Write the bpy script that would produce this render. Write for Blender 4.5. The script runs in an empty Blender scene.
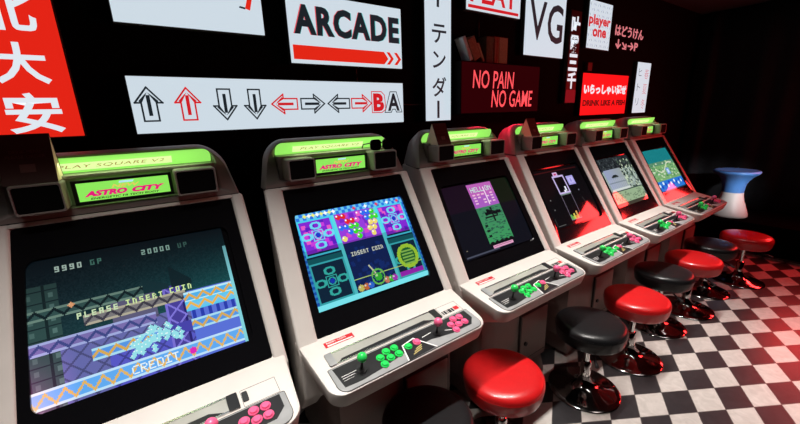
import bpy, bmesh, math, random
import numpy as np
from mathutils import Vector, Matrix

# ------------------------------------------------------------------ camera, world, lights
SC = bpy.context.scene
COL = SC.collection
cd = bpy.data.cameras.new('camera'); cam = bpy.data.objects.new('camera', cd); COL.objects.link(cam)
cd.sensor_width = 36.0; cd.lens = 358.0/800.0*36.0; cd.clip_start = 0.02
R_ = Vector((0.81796697, -0.57429779, -0.03334781)); U_ = Vector((0.17473685, 0.19280922, 0.9655525)); F_ = Vector((0.5480849, 0.79561715, -0.25806257))
M = Matrix(((R_.x, U_.x, -F_.x, 0.0), (R_.y, U_.y, -F_.y, 0.0), (R_.z, U_.z, -F_.z, 1.70), (0, 0, 0, 1)))
cam.matrix_world = M
SC.camera = cam
SC.view_settings.view_transform = 'Standard'; SC.view_settings.look = 'None'
SC.view_settings.gamma = 1.0; SC.view_settings.exposure = 0.0; SC.view_settings.use_curve_mapping = False
w = bpy.data.worlds.new('world'); SC.world = w; w.use_nodes = True
w.node_tree.nodes['Background'].inputs[0].default_value = (0.55, 0.42, 0.42, 1)
w.node_tree.nodes['Background'].inputs[1].default_value = 0.03

def area(name, loc, target, sx, sy, energy, color, spread=180):
    l = bpy.data.lights.new(name, 'AREA'); l.shape = 'RECTANGLE'; l.size = sx; l.size_y = sy
    l.energy = energy; l.color = color; l.spread = math.radians(spread)
    o = bpy.data.objects.new(name, l); COL.objects.link(o); o.location = loc
    d = Vector(target) - Vector(loc)
    o.rotation_euler = (0, 0, 0) if Vector(d[:2]).length < 1e-4 else d.to_track_quat('-Z', 'Y').to_euler()
    return o
# long narrow ceiling strip above the row of stools
LS = area('ceiling_strip_lamp', (1.55, 0.96, 2.84), (1.55, 0.96, 0), 4.6, 0.06, 27, (1.0, 0.95, 0.90), 52)
LF = area('aisle_lamp', (3.0, -0.35, 2.84), (3.0, -0.35, 0), 2.4, 0.4, 15, (1.0, 0.93, 0.88), 54)
LR = area('red_sign_lamp', (6.2, -0.45, 1.95), (2.0, 0.7, 1.0), 0.75, 0.40, 33, (1.0, 0.03, 0.03), 180)
LR2 = area('red_wall_lamp', (6.25, 0.38, 1.30), (3.6, 0.7, 0.75), 0.55, 0.26, 8, (1.0, 0.03, 0.03), 140)
LP_ = area('stool_fill_light', (4.2, -0.7, 1.75), (5.86, 1.2, 0.72), 0.15, 0.15, 1.2, (0.95, 0.97, 1.0), 20)  # added fill aimed at the blue stool, no fixture of the room
LG = area('glow_panel_lamp', (2.30, 1.84, 1.69), (2.30, 1.70, 1.3), 0.80, 0.04, 2.2, (1.0, 0.02, 0.06), 180)

# ------------------------------------------------------------------ materials
def mat(name, col, rough=0.5, metal=0.0, emit=None, es=0.0, spec=0.5, coat=0.0, noise=0.0, nscale=30.0, bump=0.0):
    m = bpy.data.materials.new(name); m.use_nodes = True
    nt = m.node_tree; b = nt.nodes['Principled BSDF']
    b.inputs['Base Color'].default_value = (*col, 1); b.inputs['Roughness'].default_value = rough
    b.inputs['Metallic'].default_value = metal; b.inputs['Specular IOR Level'].default_value = spec
    b.inputs['Coat Weight'].default_value = coat
    if emit:
        b.inputs['Emission Color'].default_value = (*emit, 1); b.inputs['Emission Strength'].default_value = es
    if noise > 0 or bump > 0:
        tc = nt.nodes.new('ShaderNodeTexCoord'); n = nt.nodes.new('ShaderNodeTexNoise')
        n.inputs['Scale'].default_value = nscale; n.inputs['Detail'].default_value = 5
        nt.links.new(tc.outputs['Object'], n.inputs['Vector'])
        if noise > 0:
            mx = nt.nodes.new('ShaderNodeMix'); mx.data_type = 'RGBA'
            mx.inputs['A'].default_value = (*[c*(1-noise) for c in col], 1)
            mx.inputs['B'].default_value = (*[min(1, c*(1+noise*0.4)) for c in col], 1)
            nt.links.new(n.outputs['Fac'], mx.inputs['Factor']); nt.links.new(mx.outputs['Result'], b.inputs['Base Color'])
        if bump > 0:
            bp = nt.nodes.new('ShaderNodeBump'); bp.inputs['Strength'].default_value = bump; bp.inputs['Distance'].default_value = 0.002
            nt.links.new(n.outputs['Fac'], bp.inputs['Height']); nt.links.new(bp.outputs['Normal'], b.inputs['Normal'])
    return m
def s2l(c): return tuple(((x/255.0)/12.92 if x <= 10 else ((x/255.0+0.055)/1.055)**2.4) for x in c)

PLAS = mat('white_plastic', (0.66, 0.62, 0.58), 0.42, noise=0.10, nscale=9)
PED = mat('shaded_pedestal_white', (0.28, 0.21, 0.19), 0.5, noise=0.2, nscale=6)  # cabinet white, browned in the colour for the dim reddish light below the deck
HOODM = mat('dimmed_hood_plastic', (0.30, 0.27, 0.25), 0.45, noise=0.1, nscale=9)  # white moulding with the weak light at hood height put into its colour
SEAM = mat('seam_dark', (0.03, 0.028, 0.026), 0.7)
BEZ = mat('black_bezel', (0.004, 0.004, 0.005), 0.07)
BLK = mat('black_plastic', (0.012, 0.012, 0.013), 0.45)
GRILL = mat('speaker_grille', (0.003, 0.003, 0.003), 0.9, spec=0.1, noise=0.5, nscale=400)
CPM = mat('panel_silver', (0.32, 0.33, 0.33), 0.35, noise=0.35, nscale=16)
CPB = mat('panel_black', (0.016, 0.016, 0.018), 0.3, noise=0.5, nscale=30)
GRN = mat('green_button', (0.02, 0.62, 0.10), 0.25, emit=(0.0, 0.5, 0.08), es=0.0)
PNK = mat('pink_button', (0.85, 0.12, 0.27), 0.25)
STEEL = mat('steel', (0.6, 0.6, 0.6), 0.22, 1.0)
DARKCHR = mat('dark_chrome', (0.30, 0.28, 0.28), 0.10, 1.0)
ACR = mat('acrylic_strip', (0.42, 0.42, 0.38), 0.12, noise=0.35, nscale=5, coat=0.6)
STK = mat('red_sticker', (0.55, 0.01, 0.02), 0.4)
WHT = mat('white_print', (0.8, 0.8, 0.78), 0.5)
INK = mat('black_ink', (0.01, 0.01, 0.012), 0.5)
REDV = mat('red_vinyl', (0.62, 0.012, 0.014), 0.30, coat=0.25, noise=0.12, nscale=40, bump=0.25)
BLKV = mat('black_vinyl', (0.012, 0.012, 0.013), 0.30, spec=0.3, noise=0.3, nscale=60, bump=0.3)
CHR = mat('chrome', (0.75, 0.73, 0.72), 0.07, 1.0)
BROWN = mat('brown_card', (0.06, 0.025, 0.018), 0.6)
CREAM = mat('cream_card', (0.90, 0.74, 0.52), 0.7)
BLUE = mat('blue_plastic', (0.07, 0.22, 0.55), 0.4, noise=0.1, nscale=8)
OFFW = mat('offwhite_plastic', (0.62, 0.60, 0.56), 0.45, noise=0.1, nscale=8)
WALL = mat('black_wall', (0.0022, 0.0022, 0.0025), 0.9, spec=0.1, noise=0.4, nscale=4)
CEIL = mat('dark_ceiling', (0.04, 0.03, 0.03), 0.9, noise=0.3, nscale=3)
CURT = mat('black_curtain', (0.018, 0.018, 0.020), 0.95, spec=0.1, noise=0.4, nscale=30)
PLATM = mat('black_platform', (0.003, 0.003, 0.003), 1.0, spec=0.0)

def lightmat(name, rgb, st=1.0):
    return mat(name, tuple(c*0.3 for c in s2l(rgb)), 0.5, emit=s2l(rgb), es=st)
LB = lightmat('lightbox_white', (204, 218, 228))
LBR = lightmat('lightbox_red', (226, 36, 22))
LBR2 = lightmat('lightbox_bright_red', (250, 18, 22))
TXD = lightmat('backlit_dark_print', (26, 34, 40))
TXR = lightmat('backlit_red_print', (205, 28, 36))
TXO = lightmat('backlit_orange_red', (224, 38, 22))
TXW = lightmat('backlit_white_print', (222, 232, 240))
TXK = lightmat('backlit_maroon_print', (88, 8, 8))
TXC = lightmat('backlit_cyan_fringe', (90, 190, 190))
HANDP = lightmat('pink_glow_writing', (214, 122, 128))
NEON = mat('neon_red', (0.8, 0.1, 0.1), 0.4, emit=(0.86, 0.085, 0.10), es=1.1)
NEOP = mat('neon_panel', (0.002, 0.001, 0.001), 0.9, spec=0.0, emit=(0.026, 0.0006, 0.0016), es=1.0)
NEOD = mat('neon_case', (0.004, 0.003, 0.003), 0.9, spec=0.1)
GRNL = lightmat('header_green', (146, 228, 96))
GRNP = lightmat('header_tube_glow', (214, 240, 160))
TXG = lightmat('header_text', (150, 110, 60))
CARDG = lightmat('card_green', (140, 232, 92))
CARDP = lightmat('card_pink', (226, 24, 120))
CARDY = lightmat('card_yellow', (226, 200, 96))
CARDW = lightmat('card_sky', (180, 226, 240))
TRIMW = mat('sign_edge', (0.06, 0.06, 0.06), 0.5)

# header strip glows evenly; its pale stripe paints in the tube's bright middle
def screen_mat():
    m = bpy.data.materials.new('crt_screen'); m.use_nodes = True; nt = m.node_tree; b = nt.nodes['Principled BSDF']
    b.inputs['Base Color'].default_value = (0.004, 0.004, 0.005, 1); b.inputs['Roughness'].default_value = 0.05
    a = nt.nodes.new('ShaderNodeVertexColor'); a.layer_name = 'Col'
    nt.links.new(a.outputs['Color'], b.inputs['Emission Color']); b.inputs['Emission Strength'].default_value = 1.0
    return m
SCRM = screen_mat()

def floor_mat():
    m = bpy.data.materials.new('harlequin_tiles'); m.use_nodes = True; nt = m.node_tree; N = nt.nodes; L = nt.links
    b = N['Principled BSDF']
    geo = N.new('ShaderNodeNewGeometry')
    iv = np.array([0.14814, -0.08882]); jv = np.array([-0.15762, -0.09527]); o = np.array([3.0966, 0.54095])
    inv = np.linalg.inv(np.array([[iv[0], jv[0]], [iv[1], jv[1]]]))
    sub = N.new('ShaderNodeVectorMath'); sub.operation = 'SUBTRACT'; sub.inputs[1].default_value = (o[0], o[1], 0)
    L.new(geo.outputs['Position'], sub.inputs[0])
    comb = N.new('ShaderNodeCombineXYZ')
    fr = []
    for k in range(2):
        d = N.new('ShaderNodeVectorMath'); d.operation = 'DOT_PRODUCT'; d.inputs[1].default_value = (inv[k][0], inv[k][1], 0)
        L.new(sub.outputs[0], d.inputs[0]); L.new(d.outputs['Value'], comb.inputs[k])
        a = N.new('ShaderNodeMath'); a.operation = 'PINGPONG'; a.inputs[1].default_value = 0.5; L.new(d.outputs['Value'], a.inputs[0]); fr.append(a)
    comb.inputs[2].default_value = 0.5
    ch = N.new('ShaderNodeTexChecker'); ch.inputs['Scale'].default_value = 1.0
    L.new(comb.outputs[0], ch.inputs['Vector'])
    n1 = N.new('ShaderNodeTexNoise'); n1.inputs['Scale'].default_value = 14; n1.inputs['Detail'].default_value = 8; n1.inputs['Distortion'].default_value = 1.5
    L.new(geo.outputs['Position'], n1.inputs['Vector'])
    def mixc(a, b_, fac, name):
        x = N.new('ShaderNodeMix'); x.data_type = 'RGBA'; x.inputs['A'].default_value = (*a, 1); x.inputs['B'].default_value = (*b_, 1); L.new(fac, x.inputs['Factor']); return x
    wh = mixc((0.36, 0.34, 0.31), (0.66, 0.63, 0.59), n1.outputs['Fac'], 'w')
    bk = mixc((0.012, 0.012, 0.014), (0.040, 0.038, 0.040), n1.outputs['Fac'], 'b')
    mx = N.new('ShaderNodeMix'); mx.data_type = 'RGBA'
    L.new(ch.outputs['Fac'], mx.inputs['Factor'])
    L.new((wh if CHK else bk).outputs['Result'], mx.inputs['A']); L.new((bk if CHK else wh).outputs['Result'], mx.inputs['B'])
    mn = N.new('ShaderNodeMath'); mn.operation = 'MINIMUM'; L.new(fr[0].outputs[0], mn.inputs[0]); L.new(fr[1].outputs[0], mn.inputs[1])
    lt = N.new('ShaderNodeMath'); lt.operation = 'LESS_THAN'; lt.inputs[1].default_value = 0.012; L.new(mn.outputs[0], lt.inputs[0])
    m2 = N.new('ShaderNodeMix'); m2.data_type = 'RGBA'; m2.inputs['B'].default_value = (0.10, 0.09, 0.085, 1)
    L.new(lt.outputs[0], m2.inputs['Factor']); L.new(mx.outputs['Result'], m2.inputs['A'])
    L.new(m2.outputs['Result'], b.inputs['Base Color'])
    b.inputs['Roughness'].default_value = 0.33
    return m
CHK = True

# ------------------------------------------------------------------ mesh helpers
def obj(name, mesh, m=None, parent=None):
    o = bpy.data.objects.new(name, mesh); COL.objects.link(o)
    if m is not None and len(mesh.materials) == 0: mesh.materials.append(m)
    if parent is not None: o.parent = parent
    return o
def thing(name, label, cat, loc, group=None, rz=0):
    o = bpy.data.objects.new(name, None); COL.objects.link(o); o.location = loc; o.rotation_euler = (0, 0, rz)
    o.empty_display_size = 0.05
    o['label'] = label; o['category'] = cat
    if group: o['group'] = group
    return o
class MB:
    def __init__(s): s.bm = bmesh.new()
    def loops(s, Ls, c0=True, c1=True, smooth=False):
        rows = [[s.bm.verts.new(p) for p in L] for L in Ls]; n = len(rows[0]); fs = []
        for a, b in zip(rows, rows[1:]):
            for i in range(n):
                fs.append(s.bm.faces.new((a[i], a[(i+1) % n], b[(i+1) % n], b[i])))
        if smooth:
            for f in fs: f.smooth = True
        if c0: s.bm.faces.new(rows[0][::-1])
        if c1: s.bm.faces.new(rows[-1])
        return rows
    def box(s, x0, x1, y0, y1, z0, z1, bev=0.0, seg=2, mp=None):
        t = bmesh.new(); bmesh.ops.create_cube(t, size=1)
        for v in t.verts:
            v.co = Vector(((x0+x1)/2+v.co.x*(x1-x0), (y0+y1)/2+v.co.y*(y1-y0), (z0+z1)/2+v.co.z*(z1-z0)))
        if bev > 0: bmesh.ops.bevel(t, geom=t.edges[:], offset=bev, segments=seg, profile=0.6, affect='EDGES')
        if mp:
            for v in t.verts: v.co = Vector(mp(*v.co))
        s.merge(t)
    def merge(s, t):
        me = bpy.data.meshes.new('tmp'); t.to_mesh(me); t.free(); s.bm.from_mesh(me); bpy.data.meshes.remove(me)
    def prism(s, poly, x0, x1, bev=0.0, seg=3):   # poly in (y,z), extruded along x
        t = bmesh.new()
        a = [t.verts.new((x0, y, z)) for y, z in poly]; b = [t.verts.new((x1, y, z)) for y, z in poly]
        n = len(a); t.faces.new(a[::-1]); t.faces.new(b)
        for i in range(n): t.faces.new((a[i], a[(i+1) % n], b[(i+1) % n], b[i]))
        bmesh.ops.recalc_face_normals(t, faces=t.faces[:])
        if bev > 0: bmesh.ops.bevel(t, geom=t.edges[:], offset=bev, segments=seg, profile=0.6, affect='EDGES')
        s.merge(t)
    def lathe(s, prof, c=(0, 0, 0), n=40, mp=None):
        rows = []
        for r, z in prof:
            rows.append([(c[0]+r*math.cos(2*math.pi*i/n), c[1]+r*math.sin(2*math.pi*i/n), c[2]+z) for i in range(n)])
        if mp: rows = [[mp(*p) for p in r] for r in rows]
        s.loops(rows, True, True, True)
    def tube(s, pts, r, n=10):
        pts = [Vector(p) for p in pts]; rows = []
        for i, p in enumerate(pts):
            d = (pts[min(i+1, len(pts)-1)] - pts[max(i-1, 0)]).normalized()
            a = d.cross(Vector((0, 0, 1)));
            if a.length < 1e-3: a = d.cross(Vector((1, 0, 0)))
            a.normalize(); b = d.cross(a)
            rr = r[i] if isinstance(r, (list, tuple)) else r
            rows.append([tuple(p + a*math.cos(2*math.pi*k/n)*rr + b*math.sin(2*math.pi*k/n)*rr) for k in range(n)])
        s.loops(rows, True, True, True)
    def poly(s, pts, th=0.0, nrm=(0, -1, 0)):       # flat polygon given 3D points, thickened along nrm
        n = Vector(nrm)*th
        if th == 0: s.bm.faces.new([s.bm.verts.new(p) for p in pts]); return
        s.loops([[tuple(Vector(p)) for p in pts], [tuple(Vector(p)+n) for p in pts]])
    def mesh(s, name, smooth=None):
        bmesh.ops.recalc_face_normals(s.bm, faces=s.bm.faces[:])
        me = bpy.data.meshes.new(name); s.bm.to_mesh(me); s.bm.free()
        if smooth is not None:
            for p in me.polygons: p.use_smooth = True
            try: me.set_sharp_from_angle(angle=math.radians(smooth))
            except Exception: pass
        return me
def rrect(x0, x1, z0, z1, r, seg=6, rs=None):
    rs = rs or (r, r, r, r); out = []
    for (cx, cz, a0, rr) in ((x0, z0, 180, rs[0]), (x1, z0, 270, rs[1]), (x1, z1, 0, rs[2]), (x0, z1, 90, rs[3])):
        px = cx + (rr if cx == x0 else -rr); pz = cz + (rr if cz == z0 else -rr)
        for k in range(seg+1):
            a = math.radians(a0 + 90*k/seg); out.append((px+rr*math.cos(a), pz+rr*math.sin(a)))
    return out

# ---- text to mesh, fitted in a box of a plane (o + a*ex + b*ey), sunk/raised along n
def textdata(s, bold=0.0, shear=0.0, spacing=1.0):
    cu = bpy.data.curves.new('t', 'FONT'); cu.body = s; cu.offset = bold; cu.shear = shear; cu.resolution_u = 3; cu.space_character = spacing
    o = bpy.data.objects.new('t', cu); COL.objects.link(o)
    dg = bpy.context.evaluated_depsgraph_get(); me = bpy.data.meshes.new_from_object(o.evaluated_get(dg))
    bpy.data.objects.remove(o); bpy.data.curves.remove(cu)
    V = [tuple(v.co) for v in me.vertices]; Fc = [tuple(p.vertices) for p in me.polygons]; bpy.data.meshes.remove(me)
    if not V: return [], []
    xs = [v[0] for v in V]; ys = [v[1] for v in V]; x0, x1, y0, y1 = min(xs), max(xs), min(ys), max(ys)
    return [((v[0]-x0)/(x1-x0+1e-9), (v[1]-y0)/(y1-y0+1e-9)) for v in V], Fc
def addtext(mb, s, a0, a1, b0, b1, mp, bold=0.0, shear=0.0, spacing=1.0, rot=False):
    V, Fc = textdata(s, bold, shear, spacing)
    if rot: V = [(y, 1-x) for x, y in V]     # quarter turn for vertical writing
    vs = [mb.bm.verts.new(mp(a0+(a1-a0)*x, b0+(b1-b0)*y)) for x, y in V]
    for f in Fc:
        try: mb.bm.faces.new([vs[i] for i in f])
        except ValueError: pass
def W(y): return lambda a, b: (a, y, b)

CACHE = {}
def part(key, name, mk, m, parent, smooth=None):
    if key not in CACHE:
        mb = MB(); mk(mb); CACHE[key] = mb.mesh(key, smooth)
    return obj(name, CACHE[key], m, parent)

# ------------------------------------------------------------------ setting
def struct(name, mb, m, sm=None):
    o = obj(name, mb.mesh(name, sm), m); o['kind'] = 'structure'; return o
mb = MB(); mb.box(-3.2, 6.5, -3.4, 2.1, -0.05, 0); struct('floor', mb, floor_mat())
mb = MB(); mb.box(-3.2, 6.5, 2.0, 2.1, 0, 2.9); struct('wall_back', mb, WALL)
mb = MB(); mb.box(6.42, 6.5, -3.4, 2.0, 0, 2.9); struct('wall_right', mb, WALL)
mb = MB(); mb.box(-3.2, -3.1, -3.4, 2.0, 0, 2.9); struct('wall_left', mb, WALL)
mb = MB(); mb.box(-3.1, 6.42, -3.4, -3.3, 0, 2.9); struct('wall_front', mb, WALL)
mb = MB(); mb.box(-3.2, 6.5, -3.4, 2.1, 2.88, 2.95); struct('ceiling', mb, CEIL)
# raised black plinth along the right wall
mb = MB(); mb.box(5.62, 6.42, -2.6, 1.99, 0, 0.36, 0.008); struct('trim_1', mb, PLATM)
mb = MB(); mb.box(5.595, 5.62, -2.6, 1.99, 0, 0.012); struct('trim_2', mb, mat('plinth_edge', (0.10, 0.08, 0.07), 0.5))
# black drape in folds on the right wall
mb = MB(); rows = []
pts = []
n = 150
for i in range(n+1):
    y = -2.6 + (1.97+2.6)*i/n
    x = 6.37 + 0.022*math.sin(y*9+0.6*math.sin(y*3)) + 0.012*math.sin(y*23)
    if y > 1.72: x -= 0.06*math.exp(-((y-1.80)/0.05)**2)
    pts.append((x, y))
vs = [[mb.bm.verts.new((x+(0.01*math.sin(k*2+y*5)), y, 0.37+k*(2.86-0.37)/6)) for k in range(7)] for x, y in pts]
for a, b in zip(vs, vs[1:]):
    for k in range(6): mb.bm.faces.new((a[k], b[k], b[k+1], a[k+1]))
o = obj('black_curtain', mb.mesh('black_curtain', 180), CURT)
sm = o.modifiers.new('thick', 'SOLIDIFY'); sm.thickness = 0.004; sm.offset = -1
o['label'] = 'black floor-length drape hanging in folds along the dark right wall'; o['category'] = 'curtain'

# ------------------------------------------------------------------ pixel pictures for the tubes
FONT = {'A': '01110100011000111111100011000110001', 'B': '11110100011000111110100011000111110', 'C': '01111100001000010000100001000001111', 'D': '11110100011000110001100011000111110',
'E': '11111100001000011110100001000011111', 'F': '11111100001000011110100001000010000', 'G': '01111100001000010011100011000101111', 'H': '10001100011000111111100011000110001',
'I': '11111001000010000100001000010011111', 'L': '10000100001000010000100001000011111', 'M': '10001110111010110001100011000110001', 'N': '10001110011010110011100011000110001',
'O': '01110100011000110001100011000101110', 'P': '11110100011000111110100001000010000', 'R': '11110100011000111110101001001010001', 'S': '01111100001000001110000010000111110',
'T': '11111001000010000100001000010000100', 'U': '10001100011000110001100011000101110', 'V': '10001100011000110001100010101000100', 'X': '10001100010101000100010101000110001',
'Y': '10001100010101000100001000010000100', '0': '01110100011001110101110011000101110', '1': '00100011000010000100001000010001110', '2': '01110100010000100110010001000011111',
'3': '11110000010000101110000010000111110', '5': '11111100001111000001000010000111110', '9': '01110100011000101111000010000101110', ' ': '0'*35}
def rtext(A, s, x, y, col, sc=1):
    for ch in s:
        g = FONT.get(ch, FONT[' '])
        for r in range(7):
            for c in range(5):
                if g[r*5+c] == '1':
                    A[y+r*sc:y+(r+1)*sc, x+c*sc:x+(c+1)*sc] = col
        x += 6*sc
MINI = {'I': '111010010010111', 'N': '110101101101101', 'S': '111100111001111', 'E': '111100111100111', 'R': '110101110101101', 'T': '111010010010010', 'P': '111101111100100', 'L': '100100100100111', 'A': '111101111101101', 'D': '110101101101110', 'G': '111100101101111', 'U': '101101101101111', '9': '111101111001111', '2': '111001111100111', '0': '111101101101111', 'C': '111100100100111', 'O': '111101101101111'}
def mtext(A, s, x, y, col, sp=4):
    for ch in s:
        for q, b in enumerate(MINI.get(ch, '0'*15)):
            if b == '1': A[y+q//3, x+q%3] = col
        x += sp
def disc(A, cx, cy, r, col, hi=None):
    H, Wd = A.shape[:2]; yy, xx = np.mgrid[0:H, 0:Wd]; d = (xx-cx)**2+(yy-cy)**2
    A[d <= r*r] = col
    if hi is not None: A[((xx-cx+r*.35)**2+(yy-cy+r*.35)**2) <= (r*.35)**2] = hi
def ring(A, cx, cy, rx, ry, col, t=1.0):
    H, Wd = A.shape[:2]; yy, xx = np.mgrid[0:H, 0:Wd]
    d = np.sqrt(((xx-cx)/rx)**2+((yy-cy)/ry)**2); A[abs(d-1)*min(rx, ry) < t*0.6] = col
def frame(A, x0, y0, x1, y1, col, t=1):
    A[y0:y0+t, x0:x1] = col; A[y1-t:y1, x0:x1] = col; A[y0:y1, x0:x0+t] = col; A[y0:y1, x1-t:x1] = col
rng = np.random.RandomState(4)

def pic_ruins():
    H, Wd = 120, 168; A = np.zeros((H, Wd, 3)); yy, xx = np.mgrid[0:H, 0:Wd]
    t = yy/H; u = xx/Wd
    top = np.stack([12+18*t, 26+80*t*(.35+u), 34+72*t*(.35+u)], -1); A[:] = top
    A += (rng.rand(H, Wd, 1)-.5)*14*(t[..., None] > .1)
    # brick columns left
    A[22:, 2:34] = np.array([46, 74, 72]); A[22:, 10:12] = (20, 38, 40); A[22:, 24:26] = (20, 38, 40)
    for r in range(26, 118, 10): A[r:r+1, 2:34] = (22, 40, 44); A[r+3:r+7, 28:31] = (80, 112, 108); A[r+3:r+7, 14:17] = (70, 100, 96)
    # lower stone mass
    low = yy > 66+0*xx
    m = (yy > 70) & (xx > 30)
    A[m] = np.array([100, 104, 168])
    A[(yy > 92) & (xx > 60)] = (86, 88, 196); A[(yy > 48) & (yy <= 72) & (xx > 66) & (xx < 100)] = (92, 90, 120)
    k = ((xx+yy) % 14 < 2) | ((xx-yy) % 14 < 2)
    A[m & k] *= .72
    mm = (yy > 56) & (xx > 124); A[mm] = (88, 112, 214)
    for x in range(126, 166, 7): A[74:84, x:x+3] = (40, 60, 170)
    # pillar
    A[48:112, 106:122] = (70, 62, 150); A[48:112, 106:108] = (120, 110, 210); A[48:112, 120:122] = (40, 34, 110)
    for y0 in range(50, 108, 14):
        for q in range(14): A[y0+q:y0+q+1, 107+q:109+q] = (130, 120, 220); A[y0+q:y0+q+1, 120-q:122-q] = (130, 120, 220)
    def plat(x0, x1, y0, h, base, zig, edge, amp=3):
        A[y0:y0+h, x0:x1] = base; A[y0:y0+2, x0:x1] = edge; A[y0+h-2:y0+h, x0:x1] = edge
        for x in range(x0, x1):
            z = y0+h//2+int(round(amp*(abs((x % 12)-6)/6.0*2-1))); A[z-1:z+2, x] = zig
    plat(2, 92, 42, 9, (52, 84, 82), (16, 34, 38), (110, 140, 128))
    plat(48, 124, 55, 9, (120, 118, 120), (60, 58, 70), (176, 170, 150))
    plat(4, 98, 68, 10, (120, 108, 170), (60, 70, 130), (160, 170, 220))
    plat(50, 166, 84, 10, (84, 150, 226), (214, 170, 80), (170, 220, 240)); A[84:94, 98:124] = (70, 66, 168)
    plat(122, 166, 58, 10, (80, 176, 232), (224, 170, 70), (190, 236, 250)); plat(122, 166, 67, 9, (110, 196, 236), (236, 180, 70), (90, 200, 240))
    plat(2, 166, 104, 14, (96, 170, 240), (226, 180, 90), (190, 226, 250), 4)
    # winged shapes of a ruin roof
    for q in range(20): A[36+q//2:50, 92+q] = (20, 50, 56)
    for q in range(16): A[30+q:50, 114+q:116+q] = (14, 38, 44)
    for (cx, cy) in ((84, 94), (100, 86), (88, 88), (108, 92)):
        for _ in range(14):
            a, b = rng.randint(-8, 9), rng.randint(-6, 7); disc(A, cx+a, cy+b, 2, (150, 224, 232), (230, 250, 250))
    # rosy moire sheen of the tube, painted into the picture at lower left
    g = np.clip((t-.55)*2.2, 0, 1)*np.clip(1-u*4.2, 0, 1); A += g[..., None]*np.array([150, 40, 96])
    A[:, 0:2] = (210, 130, 190) if False else A[:, 0:2]
    A[20:, Wd-3:] = (130, 210, 220)
    disc(A, 41, 43, 2, (240, 170, 120), (255, 220, 180))
    A[:60] *= (.62+.38*np.arange(60)/60)[:, None, None]
    mtext(A, '9990', 34, 8, (150, 170, 160), 5); mtext(A, 'GP', 58, 8, (60, 100, 90), 5); mtext(A, '20000', 96, 8, (120, 150, 140), 5); mtext(A, 'UP', 126, 8, (50, 80, 74), 5)
    mtext(A, 'PLEASE', 44, 52, (200, 224, 180), 5); mtext(A, 'INSERT', 78, 51, (206, 232, 160), 5); mtext(A, 'COIN', 112, 50, (210, 236, 160), 5)
    rtext(A, 'CREDIT', 74, 108, (232, 246, 250)); disc(A, 120, 111, 3, (220, 40, 180))
    return A
def pic_bubbles():
    H, Wd = 112, 150; A = np.zeros((H, Wd, 3)); yy, xx = np.mgrid[0:H, 0:Wd]
    A[:] = (24, 60, 170)
    A[:, :] = np.where((((xx//3)+(yy//3)) % 2 == 0)[..., None], (24, 92, 196), (60, 150, 230))
    A[8:106, 3:146] = (36, 120, 200)
    for (x0, x1) in ((3, 44), (106, 146)):
        A[8:48, x0:x1] = (130, 40, 210)
        for _ in range(26):
            a, b = rng.randint(x0+2, x1-6), rng.randint(10, 44); A[b:b+5, a:a+5] = ((200, 60, 220), (90, 30, 190), (230, 90, 200))[rng.randint(3)]
        A[48:106, x0:x1] = (8, 40, 66); A[54:62, x0:x1] = (14, 96, 104)
        frame(A, x0, 8, x1, 52, (70, 210, 240), 2); frame(A, x0, 60, x1, 106, (60, 190, 200), 2)
        cx = (x0+x1)//2
        for cy in (28, 83):
            c = (110, 220, 245) if cy < 50 else (60, 200, 190)
            frame(A, cx-6, cy-6, cx+7, cy+7, c, 1); disc(A, cx, cy, 3, (20, 60, 200)); ring(A, cx, cy, 4, 4, c)
            for dx, dy in ((-13, 0), (13, 0), (0, -12), (0, 12)): ring(A, cx+dx, cy+dy, 6, 4, c); ring(A, cx+dx, cy+dy, 5, 3, c)
    A[8:106, 44:48] = (90, 220, 230); A[8:106, 102:106] = (90, 220, 230)
    A[8:106, 48:102] = (12, 34, 92)
    for _ in range(60):
        a, b = rng.randint(49, 98), rng.randint(52, 100); A[b:b+4, a:a+4] = (16, 46, 120)
    A[8:46, 48:102] = (150, 60, 220)
    for _ in range(24):
        a, b = rng.randint(49, 96), rng.randint(9, 40); A[b:b+6, a:a+6] = ((210, 70, 200), (120, 40, 200))[rng.randint(2)]
    cols = {'r': (226, 40, 40), 'b': (40, 110, 240), 'g': (60, 220, 40), 'y': (240, 220, 110), 'p': (230, 90, 200)}
    rows = ['rr  pbbg', ' rrp bgg', 'bbgg  yy', ' bgg yy ', 'y  g  y ']
    for j, r in enumerate(rows):
        for i, ch in enumerate(r):
            if ch in cols: disc(A, 52+i*6.6+(3.3 if j % 2 else 0), 12+j*7, 3.4, cols[ch], (255, 255, 255))
    mtext(A, 'INSERT COIN', 54, 58, (230, 236, 220))
    A[90:91, 48:146] = (200, 230, 120)
    for q in range(14): A[78+q:79+q, 70+q//2:72+q//2] = (230, 236, 190)
    ring(A, 78, 94, 8, 9, (120, 220, 90), 1.5); disc(A, 78, 94, 5, (60, 200, 60), (200, 255, 180))
    for (cx, c) in ((53, (230, 220, 110)), (60, (226, 120, 60)), (66, (50, 120, 240)), (88, (230, 140, 110)), (94, (70, 210, 60)), (99, (190, 60, 210))): disc(A, cx, 101, 4, c, (255, 255, 240))
    for q in range(26):
        a = q/26*6.283; disc(A, 127+13*math.cos(a), 80+13*math.sin(a), 3, (180, 230, 60))
    disc(A, 127, 80, 11, (30, 110, 50))
    for y0 in range(73, 90, 4): A[y0:y0+2, 119:136] = (150, 210, 90)
    A[98:104, 108:144] = (170, 40, 200)
    A[0:8] = np.where((((xx[:8]//4)+(yy[:8]//4)) % 2 == 0)[..., None], (40, 120, 226), (110, 200, 240))
    for q in range(8): disc(A, 14+q*5, 3, 2, ((240, 240, 120), (255, 255, 255))[q % 2])
    for q in range(5): disc(A, 76+q*16, 4, 2, ((230, 60, 90), (255, 255, 255))[q % 2])
    A[106:] = (120, 226, 236)
    A[44:106] *= .82
    return A
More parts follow.
